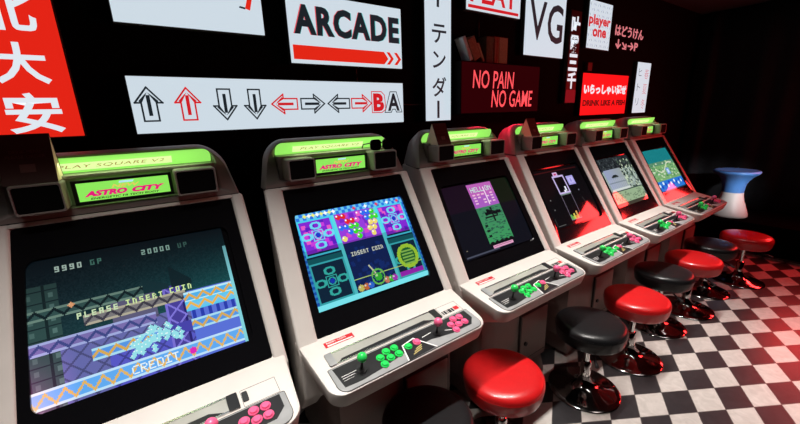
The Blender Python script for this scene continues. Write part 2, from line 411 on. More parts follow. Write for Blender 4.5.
def pic_tower():
    H, Wd = 96, 128; A = np.zeros((H, Wd, 3)); yy, xx = np.mgrid[0:H, 0:Wd]
    A[:] = (10, 12, 22); A[:36, :44] = (24, 10, 26); A[:36, 92:] = (12, 24, 12); A[92:94, 3:60] = (70, 74, 90)
    A[2:36, 46:92] = (168, 92, 190)
    A[2:20, 46:92] += (20, 6, -6)
    rtext(A, 'HELL', 50, 7, (196, 240, 220)); rtext(A, 'ON', 77, 7, (196, 240, 220))
    for r in range(4):
        for c in range(5):
            if rng.rand() > .25: A[17+r*4:19+r*4, 50+c*8:55+c*8] = (236, 190, 220)
    A[8:34, 73:75] = (240, 214, 240)
    A[36:88, 46:92] = np.stack([60+0*yy, 110+yy*.5, 92+0*yy], -1)[36:88, 46:92]
    for _ in range(120):
        a, b = rng.randint(47, 88), rng.randint(38, 86); A[b:b+1, a:a+4] = (40, 86, 70)
    for q in range(18): A[40+q//3:46+q//4, 62+q:64+q] = (8, 14, 18)
    A[44:48, 58:88] = (8, 14, 18); A[50:52, 56:80] = (14, 20, 22); A[38:58, 70:73] = (10, 16, 18)
    for y0 in (60, 67, 74): A[y0:y0+3, 50:55] = (16, 30, 30)
    for q in range(46): h = 3+int(3*abs(math.sin(q*.35))); A[88-h:88, 46+q] = (12, 12, 14)
    A[88:92, 50:88] = (226, 160, 196); A[89:90, 52:86:2] = (90, 20, 50)
    A[84, 6:8] = (150, 140, 120)
    return A
def pic_blocks():
    H, Wd = 96, 128; A = np.zeros((H, Wd, 3)); A[:] = (7, 5, 7)
    A[4:6, 2:120] = (60, 16, 18)
    frame(A, 44, 14, 72, 90, (120, 110, 130), 1); frame(A, 43, 14, 73, 46, (196, 180, 226), 3)
    A[8:14, 48:60] = (216, 176, 216); A[10:13, 51:57] = (190, 60, 110)
    A[18:34, 78:98] = (168, 160, 226); A[21:31, 81:95] = (192, 186, 240); A[23:29, 86:90] = (150, 140, 220)
    A[34:42, 62:66] = (236, 236, 250); A[40:44, 58:62] = (236, 236, 250)
    A[46:48, 44:72] = (110, 130, 120)
    for (x, h, c) in ((45, 8, (90, 170, 80)), (49, 5, (140, 190, 80)), (53, 9, (210, 200, 90)), (57, 5, (220, 130, 70)), (61, 12, (220, 170, 90)), (65, 6, (200, 90, 60)), (68, 8, (220, 60, 60))): A[89-h:89, x:x+4] = c
    A[50:52, 14:16] = (130, 130, 130); A[66:68, 14:16] = (110, 110, 110); A[92, 8:26] = (90, 90, 90); A[80:92, 6] = (60, 60, 60)
    A[44:46, 96:98] = (150, 150, 170)
    for q in range(12): A[58+q, 96+q//2] = (60, 60, 60)
    return A
def pic_courtyard():
    H, Wd = 90, 120; A = np.zeros((H, Wd, 3)); yy, xx = np.mgrid[0:H, 0:Wd]
    A[:] = (150, 166, 160)
    A[:24] = (34, 40, 44); A += (rng.rand(H, Wd, 1)-.5)*60
    A[22:60, 10:66] = np.stack([150+0*yy, 160+0*yy, 200-(xx*.6)], -1)[22:60, 10:66]
    for q in range(22): h = int(8*math.sin(q/22*3.14)); A[36-h//2:38, 26+q] = (26, 32, 30)
    for x in (30, 36, 42): A[37:56, x:x+1] = (90, 110, 100)
    for _ in range(190):
        a, b = rng.randint(66, 114), rng.randint(6, 78); c = ((18, 24, 24), (190, 206, 180), (70, 90, 74))[rng.randint(3)]; A[b:b+4, a:a+3] = c
    A[62:64, 6:112] = (60, 76, 70); A[64:84, 6:112] = (150, 176, 140)
    for _ in range(60):
        a, b = rng.randint(6, 110), rng.randint(66, 82); A[b:b+2, a:a+4] = (110, 130, 104)
    A[84:] = (60, 60, 50)
    for _ in range(70):
        a, b = rng.randint(6, 110), rng.randint(2, 22); A[b:b+3, a:a+2] = ((80, 90, 92), (14, 18, 20))[rng.randint(2)]
    for x in range(12, 64, 6): A[40:60, x:x+2] = (176, 184, 196); A[46:48, x:x+5] = (120, 132, 140)
    A[58:62, 10:70] = (206, 214, 210)
    A[:, :5] = (16, 16, 16); A[:, 115:] = (16, 16, 16)
    return A
def pic_golf():
    H, Wd = 90, 120; A = np.zeros((H, Wd, 3)); yy, xx = np.mgrid[0:H, 0:Wd]
    A[:] = (120, 170, 110); A += (rng.rand(H, Wd, 1)-.5)*50
    A[:30] = (22, 124, 130); A[:30] += (rng.rand(30, Wd, 1)-.5)*24
    A[28:36] = (90, 140, 110)
    for _ in range(70):
        a, b = rng.randint(0, 114), rng.randint(28, 64); A[b:b+3, a:a+6] = ((170, 206, 150), (70, 130, 90), (200, 214, 190))[rng.randint(3)]
    for q in range(40): A[40+int(10*math.sin(q*.14)):43+int(10*math.sin(q*.14)), 20+q*2:22+q*2] = (210, 220, 190)
    A[44:58, 62:78] = (120, 160, 220); A[47:55, 66:74] = (200, 224, 250)
    A[68:88] = (40, 120, 214)
    for q in range(14): disc(A, 6+q*8.4, 76+4*math.sin(q*2.1), 3.4, ((220, 240, 250), (20, 60, 190))[q % 2])
    A[88:] = (16, 70, 110)
    return A
def screen_mesh(name, A, x0, x1, u0, u1, mp, bulge=0.018):
    H, Wd = A.shape[:2]; A = np.clip(A, 0, 255)/255.0
    A = np.where(A <= 0.04045, A/12.92, ((A+0.055)/1.055)**2.4)
    V = []
    for r in range(H+1):
        for c in range(Wd+1):
            s = c/Wd; t = 1-r/H; d = (2*s-1)**2*.6+(2*t-1)**2*.4
            V.append(mp(x0+(x1-x0)*s, u0+(u1-u0)*t, -bulge*d))
    Fc = []
    for r in range(H):
        b = r*(Wd+1)
        for c in range(Wd): Fc.append((b+c, b+c+Wd+1, b+c+Wd+2, b+c+1))
    me = bpy.data.meshes.new(name); me.from_pydata(V, [], Fc)
    ca = me.color_attributes.new('Col', 'FLOAT_COLOR', 'CORNER')
    cols = np.ones((H*Wd, 4, 4), dtype=np.float32); cols[:, :, :3] = A.reshape(-1, 1, 3)
    ca.data.foreach_set('color', cols.ravel())
    for p in me.polygons: p.use_smooth = True
    me.update(); return me

# ------------------------------------------------------------------ arcade cabinet (local: x from 0..0.78, y/z as built; root carries x and depth)
YR = 1.40; XC = 0.385          # root sits in the middle of the footprint
PB = np.array([0, 1.218-YR, .850]); SB = np.array([0, .348, .544]); SB = SB/np.linalg.norm(SB); NB = np.array([0, -SB[2], SB[1]])
PD = np.array([0, .944-YR, .800]); SD = np.array([0, .274, .050]); SD = SD/np.linalg.norm(SD); ND = np.array([0, -SD[2], SD[1]])
def bez(x, u, h=0.0): p = PB+SB*u+NB*h; return (x-XC, p[1], p[2])
def dk(x, u, h=0.0): p = PD+SD*u+ND*h; return (x-XC, p[1], p[2])
def dk2(h): return lambda a, b: dk(a, b, h)
def bz2(h): return lambda a, b: bez(a, b, h)
def sh(poly): return [(y-YR, z) for y, z in poly]
def taper(mb):
    for v in mb.bm.verts:
        t = max(0.0, (v.co.y+YR-1.25)/.61)**1.8; f = min(1, max(0, (.785-XC-v.co.x)/.807))
        v.co.x += .120*t*f - .012*t*(1-f)
def m_shell(mb):
    def front(h):   # slanted front plane moved out by h
        a = PB+SB*(-.03)+NB*h; b = PB+SB*.668+NB*h
        return [(a[1], a[2]), (b[1], b[2])]
    tail = sh([(1.63, 1.410), (1.86, 1.410), (1.86, .50), (1.30, .50), (1.20, .62)])
    f = front(0.0)
    mb.prism(f+tail, -.022-XC, .060-XC, 0.012)
    mb.prism(f+tail, .735-XC, .785-XC, 0.012)
    g = front(-0.022)
    mb.prism(g+sh([(1.62, 1.400), (1.84, 1.400), (1.84, .52), (1.30, .52), (1.22, .62)]), .05-XC, .745-XC)
    # lintel over the tube and sill under it
    a = bez(0, .655, 0); b = bez(0, .668, 0)
    mb.prism([(a[1], a[2]), (b[1], b[2])]+sh([(1.63, 1.410), (1.66, 1.380)]), .055-XC, .74-XC, 0.003)
    taper(mb)
def m_bezel(mb):
    o = rrect(.060, .735, .004, .656, .012)
    i = rrect(.093, .690, .090, .545, .03)
    mb.loops([[bez(x, u, -.021) for x, u in o], [bez(x, u, -.006) for x, u in o], [bez(x, u, -.008) for x, u in i], [bez(x, u, -.0215) for x, u in i]], True, False)
    taper(mb)
def m_deck(mb):
    def out(ins, u0=0.0, u1=.33):
        pts = []
        for x, u in rrect(.0+ins, .745-ins, u0+ins, u1, 0, 6, (.055, .055, .02, .02)):
            w = u/.33; x += (-.022*w if x < .37 else .038*w); pts.append((x, u))
        return pts
    L = []
    L.append([dk(x, u, 0) for x, u in out(.016)]); L.append([dk(x, u, 0) for x, u in out(.008)]); L.append([dk(x, u, -.003) for x, u in out(.002)]); L.append([dk(x, u, -.010) for x, u in out(0)])
    L.append([dk(x, u, -.066) for x, u in out(.006)])
    L.append([dk(x, u, -.078) for x, u in out(.016)])
    def low(x, u):
        p = dk(.37+(x-.37)*.93, u, -.08); k = max(0, 1-u/.24); return (p[0], p[1]+.19*k, min(p[2]-.09, .66))
    L.append([low(x, u) for x, u in out(.02)])
    mb.loops(L)
def m_ped(mb):
    mb.box(.100-XC, .720-XC, 1.165-YR, 1.80-YR, .155, .70, .012)
    mb.box(.110-XC, .710-XC, 1.158-YR, 1.17-YR, .60, .66, .003)
def m_foot(mb):
    P = [(1.18, .155), (1.15, .060), (1.15, .025), (1.76, .025), (1.76, .155)]
    mb.prism(sh(P), .125-XC, .695-XC, .006)
    for x in (.18, .64):
        for y in (1.23, 1.70): mb.lathe([(.001, 0), (.024, 0), (.024, .012), (.012, .014), (.012, .03)], (x-XC, y-YR, 0), 16)
def m_door(mb):
    mb.box(.435-XC, .690-XC, 1.150-YR, 1.166-YR, .215, .520, .004)
def m_doorframe(mb):
    for a in ((.425, .435, .205, .530), (.690, .700, .205, .530)): mb.box(a[0]-XC, a[1]-XC, 1.155-YR, 1.168-YR, a[2], a[3], .002)
    for z in (.205, .520): mb.box(.425-XC, .700-XC, 1.155-YR, 1.168-YR, z, z+.010, .002)
def m_lock(mb): mb.lathe([(.001, 0), (.013, 0), (.013, .010), (.001, .010)], (0, 0, 0), 20, lambda x, y, z: (.475-XC+x, 1.150-YR-z, .330+y))
def yf(z): return 1.592+(z-1.413)*.45
def m_hood(mb):
    def ol(ins, yo, back=None, zs=0.0):
        pts = []
        for x, z in rrect(.020+ins, .776-ins, 1.413, 1.616-ins, 0, 8, (.004, .004, .085, .085)):
            w = (z-1.413)/.20; left = x < .38; x += .062*w if left else -.042*w
            if back is not None: x += .075 if left else -.03; z -= zs*w
            pts.append((x-XC, (yf(z)+yo if back is None else back)-YR, z))
        return pts
    def inn(ins, yo, back=None):
        pts = []
        for x, z in rrect(.100-ins, .705+ins, 1.436-ins*.3, 1.598+ins*.4, 0, 8, (.01, .01, .05, .05)):
            pts.append((x-XC, (yf(z)+yo if back is None else back)-YR, z))
        return pts
    mb.loops([ol(.02, 0, 1.862, .03), ol(.004, 0, 1.845, .02), ol(0, .045), ol(.002, .015), ol(.010, 0.0), inn(.006, 0), inn(0, .006), inn(-.004, .04), inn(-.006, 0, 1.715)])
def m_seam(mb): mb.loops([[(x-XC, y-YR, z) for x, y in ((.016, 1.588), (.768, 1.588), (.745, 1.80), (.085, 1.80))] for z in (1.408, 1.4145)])
def m_header(mb):   # slanted glowing strip at the top of the recess
    pts = []
    for x, z in rrect(.112, .697, 1.547, 1.600, 0, 6, (.004, .004, .030, .030)): pts.append((x-XC, 1.672-YR-(z-1.56)*.5, z))
    mb.loops([[(a, b+.008, c) for a, b, c in pts], pts])
def m_headpale(mb): mb.box(.19-XC, .56-XC, 1.669-YR, 1.675-YR, 1.556, 1.582, 0, 2, lambda x, y, z: (x, y-.0045-(z-1.56)*.5, z))  # brighter centre of the lit header, painted as a paler stripe
def m_headtext(mb):
    mp = lambda a, b: (a-XC, 1.6635-YR-(b-1.56)*.5, b)
    addtext(mb, 'PLAY SQUARE V2', .225, .535, 1.562, 1.575, mp, .0, .25, 1.1)
def m_shelf(mb):
    mb.box(.106-XC, .699-XC, 1.615-YR, 1.712-YR, 1.531, 1.545, .003)
    mb.box(.106-XC, .699-XC, 1.625-YR, 1.712-YR, 1.44, 1.532)
def m_card(mb):
    mb.box(.268-XC, .538-XC, 1.602-YR, 1.610-YR, 1.451, 1.522, .002)
def m_cardedge(mb):
    for a in ((.258, .545, 1.517, 1.527), (.258, .545, 1.444, 1.454)): mb.box(a[0]-XC, a[1]-XC, 1.594-YR, 1.608-YR, a[2], a[3], .002)
    for a in ((.258, .270), (.534, .545)): mb.box(a[0]-XC, a[1]-XC, 1.594-YR, 1.608-YR, 1.444, 1.527, .002)
def m_cardname(mb):
    mp = lambda a, b: (a-XC, 1.6005-YR, b)
    addtext(mb, 'ASTRO', .285, .405, 1.468, 1.488, mp, .07, .3); addtext(mb, 'CITY', .418, .520, 1.468, 1.488, mp, .07, .3)
def m_cardnew(mb):
    mp = lambda a, b: (a-XC, 1.6008-YR, b)
    addtext(mb, 'NEW', .362, .445, 1.491, 1.503, mp, .03, .3)
def m_cardnote(mb):
    addtext(mb, 'ENERGETIC HI TECH BODY', .30, .50, 1.4575, 1.4645, lambda a, b: (a-XC, 1.6006-YR, b), .02, .2)
def m_cardsky(mb):
    mp = lambda a, b: (a-XC, 1.6009-YR, b)
    mb.poly([mp(.385, 1.506), mp(.425, 1.506), mp(.43, 1.513), mp(.387, 1.513)], .0005)
def spk(x0, x1):
    def f(mb):
        def L(i, y): return [(x-XC, y-YR, z) for x, z in rrect(x0+i, x1-i, 1.440+i, 1.535-i, .008, 3)]
        mb.loops([L(0, 1.66), L(0, 1.544), L(.002, 1.538), L(.006, 1.538), L(.007, 1.543), L(.008, 1.543)])
    return f
def grl(x0, x1):
    def f(mb): mb.loops([[(x-XC, y-YR, z) for x, z in rrect(x0+.007, x1-.007, 1.447, 1.528, .006, 3)] for y in (1.544, 1.5405)])
    return f
def m_cpanel(mb):
    o = rrect(.030, .722, .008, .122, 0, 5, (.035, .035, .006, .006))
    mb.loops([[dk(x, u, -.001) for x, u in o], [dk(x, u, .0015) for x, u in o], [dk(.376+(x-.376)*.995, .065+(u-.065)*.97, .0022) for x, u in o]])
def m_cpborder(mb):
    o = rrect(.028, .724, .005, .1245, 0, 5, (.037, .037, .006, .006)); mb.loops([[dk(x, u, -.001) for x, u in o], [dk(x, u, .0010) for x, u in o]])
def m_art(mb):
    for P in ([(.045, .118), (.705, .118), (.705, .066), (.672, .034), (.560, .034), (.455, .052), (.330, .050), (.200, .030), (.115, .022), (.052, .026)],):
        mb.loops([[dk(x, u, h) for x, u in P] for h in (.002, .0027)])
def m_artline(mb):
    for P in ([(.33, .085), (.395, .097), (.455, .010), (.450, .008), (.392, .092), (.335, .081)], [(.33, .085), (.335, .085), (.314, .008), (.308, .008)],
              [(.06, .070), (.12, .071), (.12, .073), (.06, .072)], [(.06, .060), (.11, .061), (.11, .063), (.06, .062)], [(.06, .050), (.10, .051), (.10, .052), (.06, .0515)],
              [(.43, .078), (.48, .083), (.48, .085), (.43, .081)], [(.54, .062), (.57, .050), (.57, .053), (.54, .065)]):
        mb.poly([dk(x, u, .0029) for x, u in P], .0003, tuple(ND))
def m_inst(mb):
    P = [(.312, .008), (.450, .010), (.392, .092), (.333, .082)]; mb.loops([[dk(x, u, h) for x, u in P] for h in (.002, .0030)])
def m_inststrip(mb):
    for k in range(3): mb.poly([dk(.345+.012*k, .022+.009*k, .0034), dk(.392+.006*k, .030+.009*k, .0034), dk(.392+.006*k, .034+.009*k, .0034), dk(.345+.012*k, .026+.009*k, .0034)], .0003, tuple(ND))
def m_strip(mb):
    mb.loops([[dk(x, u, h) for x, u in rrect(.055, .560, .136, .190, .004, 3)] for h in (-.001, .0025)])
def m_striprail(mb):
    for a in ((.050, .585, .188, .194), (.050, .585, .131, .137)): mb.loops([[dk(x, u, h) for x, u in rrect(*a, .002, 2)] for h in (-.001, .005)])
def m_stripcard(mb):
    mb.loops([[dk(x, u, h) for x, u in ((.085, .139), (.54, .139), (.50, .158), (.10, .150))] for h in (.0026, .0032)])
def m_clip(x0, x1): return lambda mb: mb.loops([[dk(x, u, h) for x, u in rrect(x0, x1, .131, .194, .003, 2)] for h in (-.001, .007)])
def m_stk(mb): mb.loops([[dk(x, u, h) for x, u in ((.070, .226), (.196, .226), (.196, .254), (.070, .254))] for h in (0, .0008)])
def m_stkt(mb):
    addtext(mb, 'INSERT COINS', .080, .165, .242, .250, dk2(.0012), .01)
    for a in ((.080, .188, .229, .237),): mb.poly([dk(a[0], a[2], .001), dk(a[1], a[2], .001), dk(a[1], a[3]-.003, .001), dk(a[0], a[3]-.001, .001)], .0003, tuple(ND))
def m_logo(mb):
    for k, (x, wd) in enumerate(((.605, .006), (.615, .012), (.632, .004), (.640, .016), (.660, .010))):
        mb.poly([dk(x, .140, .0008), dk(x+wd, .140, .0008), dk(x+wd, .163, .0008), dk(x, .163, .0008)], .0004, tuple(ND))
def m_logor(mb): mb.poly([dk(.675, .143, .0008), dk(.702, .143, .0008), dk(.702, .165, .0008), dk(.675, .165, .0008)], .0004, tuple(ND))
def m_flap(mb):
    t = .0012
    for a in ((.600, .712, .196, .1972), (.600, .712, .1275, .1287)): mb.loops([[dk(x, u, h) for x, u in rrect(*a, .0004, 1)] for h in (-.001, .0006)])
    for a in ((.598, .5992, .128, .196), (.711, .7122, .128, .196)): mb.loops([[dk(x, u, h) for x, u in rrect(*a, .0004, 1)] for h in (-.001, .0006)])
def onf(P, U, N, x, u):
    def mp(a, b, c): p = np.array([x+a-XC, 0, 0])+P+U*(u+b)+N*c; return (p[0], p[1], p[2])
    return mp
def m_btn(mb): mb.lathe([(.001, 0), (.0165, 0), (.0165, .004), (.0140, .0055), (.0125, .0050), (.0122, .0085), (.0105, .0105), (.001, .0108)], (0, 0, 0), 20)
DROT = Vector((0, 0, 1)).rotation_difference(Vector(ND))

CABS = [
 ('white arcade cabinet nearest the camera, ancient ruins game asking to insert coin', pic_ruins, (.055, .672, .092, .542)),
 ('white arcade cabinet under the arrow sign, bubble puzzle game on its screen', pic_bubbles, (.103, .695, .103, .535)),
 ('white arcade cabinet showing a tall purple and green upright game picture', pic_tower, (.100, .690, .10, .535)),
 ('white arcade cabinet with a nearly black screen and lavender falling-block outline', pic_blocks, (.100, .690, .10, .535)),
 ('white arcade cabinet with grey and green courtyard game, second from the far end', pic_courtyard, (.100, .690, .10, .535)),
 ('farthest white arcade cabinet, teal and green landscape game above red reflection', pic_golf, (.100, .690, .10, .535))]
BTN = [('g', .224, .075), ('g', .259, .090), ('g', .297, .090), ('g', .223, .040), ('g', .259, .056), ('g', .297, .056), ('g', .350, .068), ('p', .394, .070),
       ('p', .585, .075), ('p', .618, .097), ('p', .654, .095), ('p', .586, .041), ('p', .619, .061), ('p', .654, .060)]
for ci, (lab, pic, (sx0, sx1, su0, su1)) in enumerate(CABS):
    X0 = -.487+.85*ci
    tl = area('marquee_lamp', (X0+.405, 1.612, 1.586), (X0+.405, 1.640, 1.50), .46, .015, .28, (.72, 1.0, .50), 180)   # the tube behind the header lights the recess
    t = thing('arcade_cabinet', lab, 'arcade machine', (X0+XC, YR, 0), 'row of white arcade cabinets')
    part('shell', 'shell', m_shell, PLAS, t, 35); part('bezel', 'bezel', m_bezel, BEZ, t, 30)
    obj('screen', screen_mesh('screen', pic(), sx0, sx1, su0, su1, lambda a, b, c: bez(a, b, -.009+c*.6)), SCRM, t)
    part('deck', 'control_deck', m_deck, PLAS, t, 35)
    p = part('ped', 'pedestal', m_ped, PED, t, 35); part('foot', 'base_foot', m_foot, PED, t, 35)
    d = part('door', 'coin_door', m_door, PED, t); part('doorf', 'door_frame', m_doorframe, SEAM, d); part('lock', 'lock', m_lock, BLK, d, 40)
    h = part('hood', 'hood', m_hood, HOODM, t, 40); part('seam', 'seam', m_seam, SEAM, h)
    hd = part('header', 'header_panel', m_header, GRNL, t); part('headp', 'tube_glow_stripe', m_headpale, GRNP, hd); part('headt', 'lettering', m_headtext, TXG, hd)
    part('shelf', 'recess_shelf', m_shelf, HOODM, t)
    c = part('card', 'title_card', m_card, CARDG, t); part('cardf', 'frame', m_cardedge, BLK, c); part('cardn', 'lettering', m_cardname, CARDP, c); part('cardw', 'small_lettering', m_cardnew, CARDY, c); part('cards', 'sky_patch', m_cardsky, CARDW, c); part('cardo', 'footnote', m_cardnote, INK, c)
    for k, (a, b) in enumerate(((.122, .245), (.552, .690))):
        s = part('spk%d' % k, 'speaker', spk(a, b), HOODM, t); part('grl%d' % k, 'grille', grl(a, b), GRILL, s)
    cp = part('cp', 'control_panel', m_cpanel, CPM, t); part('cpb', 'border', m_cpborder, BLK, cp); part('art', 'black_overlay', m_art, CPB, cp); part('artl', 'printed_lines', m_artline, WHT, cp)
    part('inst', 'instruction_patch', m_inst, CPB, cp); part('instt', 'printed_text', m_inststrip, CARDY if False else mat('gold_print', (.45, .36, .12), .5) if 'instt' not in CACHE else None, cp)
    st = part('strip', 'move_strip_holder', m_strip, ACR, t); part('striprail', 'rail', m_striprail, STEEL, st); part('stripcard', 'strip_card', m_stripcard, CPB, st)
    part('clip1', 'clip', m_clip(.555, .588), CPM if ci else CPB, st); part('clip2', 'clip', m_clip(.046, .074), CPM, st)
    sk = part('stk', 'sticker', m_stk, STK, t); part('stkt', 'lettering', m_stkt, WHT, sk)
    if ci == 0:
        part('toggle', 'key_switch', lambda mb: (mb.loops([[dk(x, u, h) for x, u in rrect(.600, .618, .146, .186, .004, 2)] for h in (-.001, .004)])), BLK, t)
    else:
        lg = part('logo', 'logo_print', m_logo, INK, t); part('logor', 'red_block', m_logor, STK, lg)
    part('flap', 'access_flap_outline', m_flap, SEAM, t)
    for (k, x, u) in BTN:
        key = 'btn'+k
        b = part(key, 'button', m_btn, GRN if k == 'g' else PNK, t, 40); q = dk(x, u, .002); b.location = q; b.rotation_mode = 'QUATERNION'; b.rotation_quaternion = DROT
        b['label'] = 'green push button' if k == 'g' else 'pink push button'
    for (k, x, u) in (('g', .138, .066), ('p', .500, .070)):
        def m_sh(mb): mb.lathe([(.001, 0), (.019, 0), (.019, .003), (.005, .0045), (.005, .046), (.001, .046)], (0, 0, 0), 16)
        def m_ball(mb):
            mb.lathe([(max(.0005, .0185*math.sin(a*math.pi/14)), .058-.0185*math.cos(a*math.pi/14)) for a in range(15)], (0, 0, 0), 24)
        s = part('shaft', 'joystick', m_sh, BLK, t, 40); s.location = dk(x, u, .002); s.rotation_mode = 'QUATERNION'; s.rotation_quaternion = DROT
        part('ball'+k, 'ball_top', m_ball, GRN if k == 'g' else PNK, s, 60)
# the nearest machine has a small toggle beside its buttons

# ------------------------------------------------------------------ things on the speakers
def tent(X0, lab, w=.115, h=.135, x=.135):
    t = thing('menu_tent', lab, 'table card', (X0+x+w/2, 1.602, 1.5358), 'brown menu tents on the cabinet speakers')
    def f(mb):
        mb.loops([[(x_, y, z) for x_, y, z in ((-w/2, -.058, 0), (w/2, -.058, 0), (w/2, -.004, h), (-w/2, -.004, h))], [(x_, y, z) for x_, y, z in ((-w/2, -.056, 0), (w/2, -.056, 0), (w/2, -.002, h), (-w/2, -.002, h))]])
        mb.loops([[(-w/2, .055, 0), (w/2, .055, 0), (w/2, .002, h), (-w/2, .002, h)], [(-w/2, .053, 0), (w/2, .053, 0), (w/2, 0, h), (-w/2, 0, h)]])
    part('tent%.3f' % w, 'folded_card', f, BROWN, t)
    for s in (-1, 1):
        def g(mb):
            x0 = s*(w/2-.001); mb.loops([[(x0, -.055, .001), (x0, .052, .001), (x0, 0, h-.002)], [(x0-s*.002, -.055, .001), (x0-s*.002, .052, .001), (x0-s*.002, 0, h-.002)]])
        part('tentside%.3f%d' % (w, s), 'side_flap', g, CREAM, t)
    def k(mb):
        mp = lambda a, b: (a, -.0592+.054*b/h, b)
        addtext(mb, 'DRINK MENU', -w*.28, w*.28, h*.62, h*.68, mp, 0, 0); addtext(mb, 'PLEASE ORDER', -w*.36, w*.36, h*.52, h*.58, mp, 0, 0)
        mb.poly([mp(-w*.14, h*.24), mp(w*.14, h*.24), mp(w*.14, h*.40), mp(-w*.14, h*.40)], .0003)
    part('tenttext%.3f' % w, 'print', k, mat('tent_print', (.17, .09, .075), .6) if 'tenttext%.3f' % w not in CACHE else None, t)
tent(-.487, 'large dark brown menu tent on the nearest cabinet, below the red kanji sign', .125, .150, .115)
tent(-.487+1.70, 'brown menu tent on the cabinet with the purple and green screen', .100, .118, .128)
tent(-.487+2.55, 'brown menu tent with glowing tan side on the block game cabinet', .092, .120, .13)
# sunglasses on the right speaker of the second cabinet
t = thing('sunglasses', 'black sunglasses resting on the right speaker of the bubble game cabinet', 'glasses', (-.487+.85+.622, 1.575, 1.5358))
mb = MB()
for s in (-1, 1): mb.loops([[(s*.036+x, y, z) for x, z in rrect(-.032, .032, .001, .056, 0, 5, (.020, .020, .018, .018))] for y in (-.004, .002)])
obj('lens', mb.mesh('lens', 30), mat('dark_lens', (.004, .004, .005), .08), t)
mb = MB(); mb.tube([(-.012, -.001, .034), (0, -.003, .040), (.012, -.001, .034)], .003)
for s in (-1, 1): mb.tube([(s*.064, 0, .038), (s*.070, .01, .038), (s*.068, .07, .030), (s*.060, .10, .006)], .003)
obj('frame', mb.mesh('frame', 60), BLK, t)

# ------------------------------------------------------------------ signs on the back wall
YS = 1.96
def lightbox(name, lab, cat, x0, x1, z0, z1, face, y=YS, depth=.036, group=None):
    t = thing(name, lab, cat, ((x0+x1)/2, 1.998, z0), group)
    cx = (x0+x1)/2
    mb = MB(); mb.box(x0-cx, x1-cx, y-1.998+.003, y-1.998+depth, 0, z1-z0, .002); obj('case', mb.mesh('case'), TRIMW, t)
    mb = MB(); mb.box(x0-cx+.004, x1-cx-.004, y-1.998, y-1.998+.004, .004, z1-z0-.004); obj('lit_panel', mb.mesh('lit_panel'), face, t)
    mp = lambda a, b, d=0.0: (a-cx, y-1.998-.0012-d, b-z0)
    return t, mp
def letters(t, name, m, fn):
    mb = MB(); fn(mb); return obj(name, mb.mesh(name), m, t)
def quad(mb, mp, pts, th=.0008): mb.poly([mp(a, b) for a, b in pts], th)
def outline(mb, mp, pts, w=.006):
    n = len(pts)
    cx = sum(p[0] for p in pts)/n; cy = sum(p[1] for p in pts)/n
    for i in range(n):
        a = Vector((*pts[i], 0)); b = Vector((*pts[(i+1) % n], 0)); d = (b-a)
        if d.length < 1e-6: continue
        d.normalize(); q = Vector((-d.y, d.x, 0))*w/2; a2 = a-d*w/2; b2 = b+d*w/2
        mb.bm.faces.new([mb.bm.verts.new(mp(p.x, p.y)) for p in (a2-q, b2-q, b2+q, a2+q)])

# 1 blank-looking white sign, top left
t, mp = lightbox('light_sign', 'white light box cut by the top left edge, red brush tick at its corner', 'sign', -.023, .580, 2.105, 2.48, LB)
letters(t, 'brush_stroke', TXO, lambda mb: quad(mb, mp, [(.498, 2.218), (.520, 2.212), (.545, 2.30), (.525, 2.30)]))
letters(t, 'brush_outline', TXD, lambda mb: quad(mb, mp, [(.470, 2.219), (.498, 2.214), (.500, 2.222), (.476, 2.226)]))  # black printed edge of the red tick
# 2 arrows sign
t, mp = lightbox('arrow_sign', 'long white light box with row of arrows and letters B A', 'sign', -.025, 1.408, 1.660, 1.906, LB)
def arrow_pts(cx, cz, ang, L=.125, hw=.048, sw=.015, grow=0.0):
    g = grow; P = [(-L/2-g, -sw-g), (L/2-hw-g*.4, -sw-g), (L/2-hw-g*.4, -hw-g*.6), (L/2+g*1.3, 0), (L/2-hw-g*.4, hw+g*.6), (L/2-hw-g*.4, sw+g), (-L/2-g, sw+g)]
    c, s = math.cos(ang), math.sin(ang); return [(cx+x*c-y*s, cz+x*s+y*c) for x, y in P]
def arrow_mark(mb, cx, cz, ang, s=1.0):
    c_, s_ = math.cos(ang), math.sin(ang); s *= .84; R = lambda x, y: (cx+(x*c_-y*s_)*s, cz+(x*s_+y*c_)*s)
    for P in ([(-.056, -.0085), (.048, -.0085), (.048, .0085), (-.056, .0085)], [(.062, 0), (.050, .014), (.018, .044), (.006, .032)], [(.062, 0), (.050, -.014), (.018, -.044), (.006, -.032)]):
        P = P if len(P) == 4 else P; vs = [mb.bm.verts.new(mp(*R(x, y))) for x, y in P]; mb.bm.faces.new(vs)
    outline(mb, mp, arrow_pts(cx, cz, ang, .135*s, .052*s, .019*s, .012), .007)
H_ = math.pi/2
ZC = 1.785
letters(t, 'arrow', TXD, lambda mb: arrow_mark(mb, .043, ZC, H_, 1.0))
letters(t, 'arrow', TXR, lambda mb: arrow_mark(mb, .192, ZC, H_, 1.0))
letters(t, 'arrow', TXD, lambda mb: arrow_mark(mb, .348, ZC, -H_, 1.0))
letters(t, 'arrow', TXD, lambda mb: arrow_mark(mb, .487, ZC, -H_, 1.0))
letters(t, 'arrow', TXR, lambda mb: arrow_mark(mb, .639, ZC-.002, math.pi, .95))
letters(t, 'arrow', TXD, lambda mb: arrow_mark(mb, .792, ZC-.002, 0, .95))
letters(t, 'arrow', TXD, lambda mb: arrow_mark(mb, .952, ZC-.002, math.pi, .95))
letters(t, 'arrow', TXR, lambda mb: arrow_mark(mb, 1.098, ZC-.002, 0, .95))
letters(t, 'letter', TXR, lambda mb: addtext(mb, 'B', 1.180, 1.258, 1.735, 1.840, mp, .05))
letters(t, 'letter', TXD, lambda mb: addtext(mb, 'A', 1.285, 1.375, 1.735, 1.840, mp, .03))
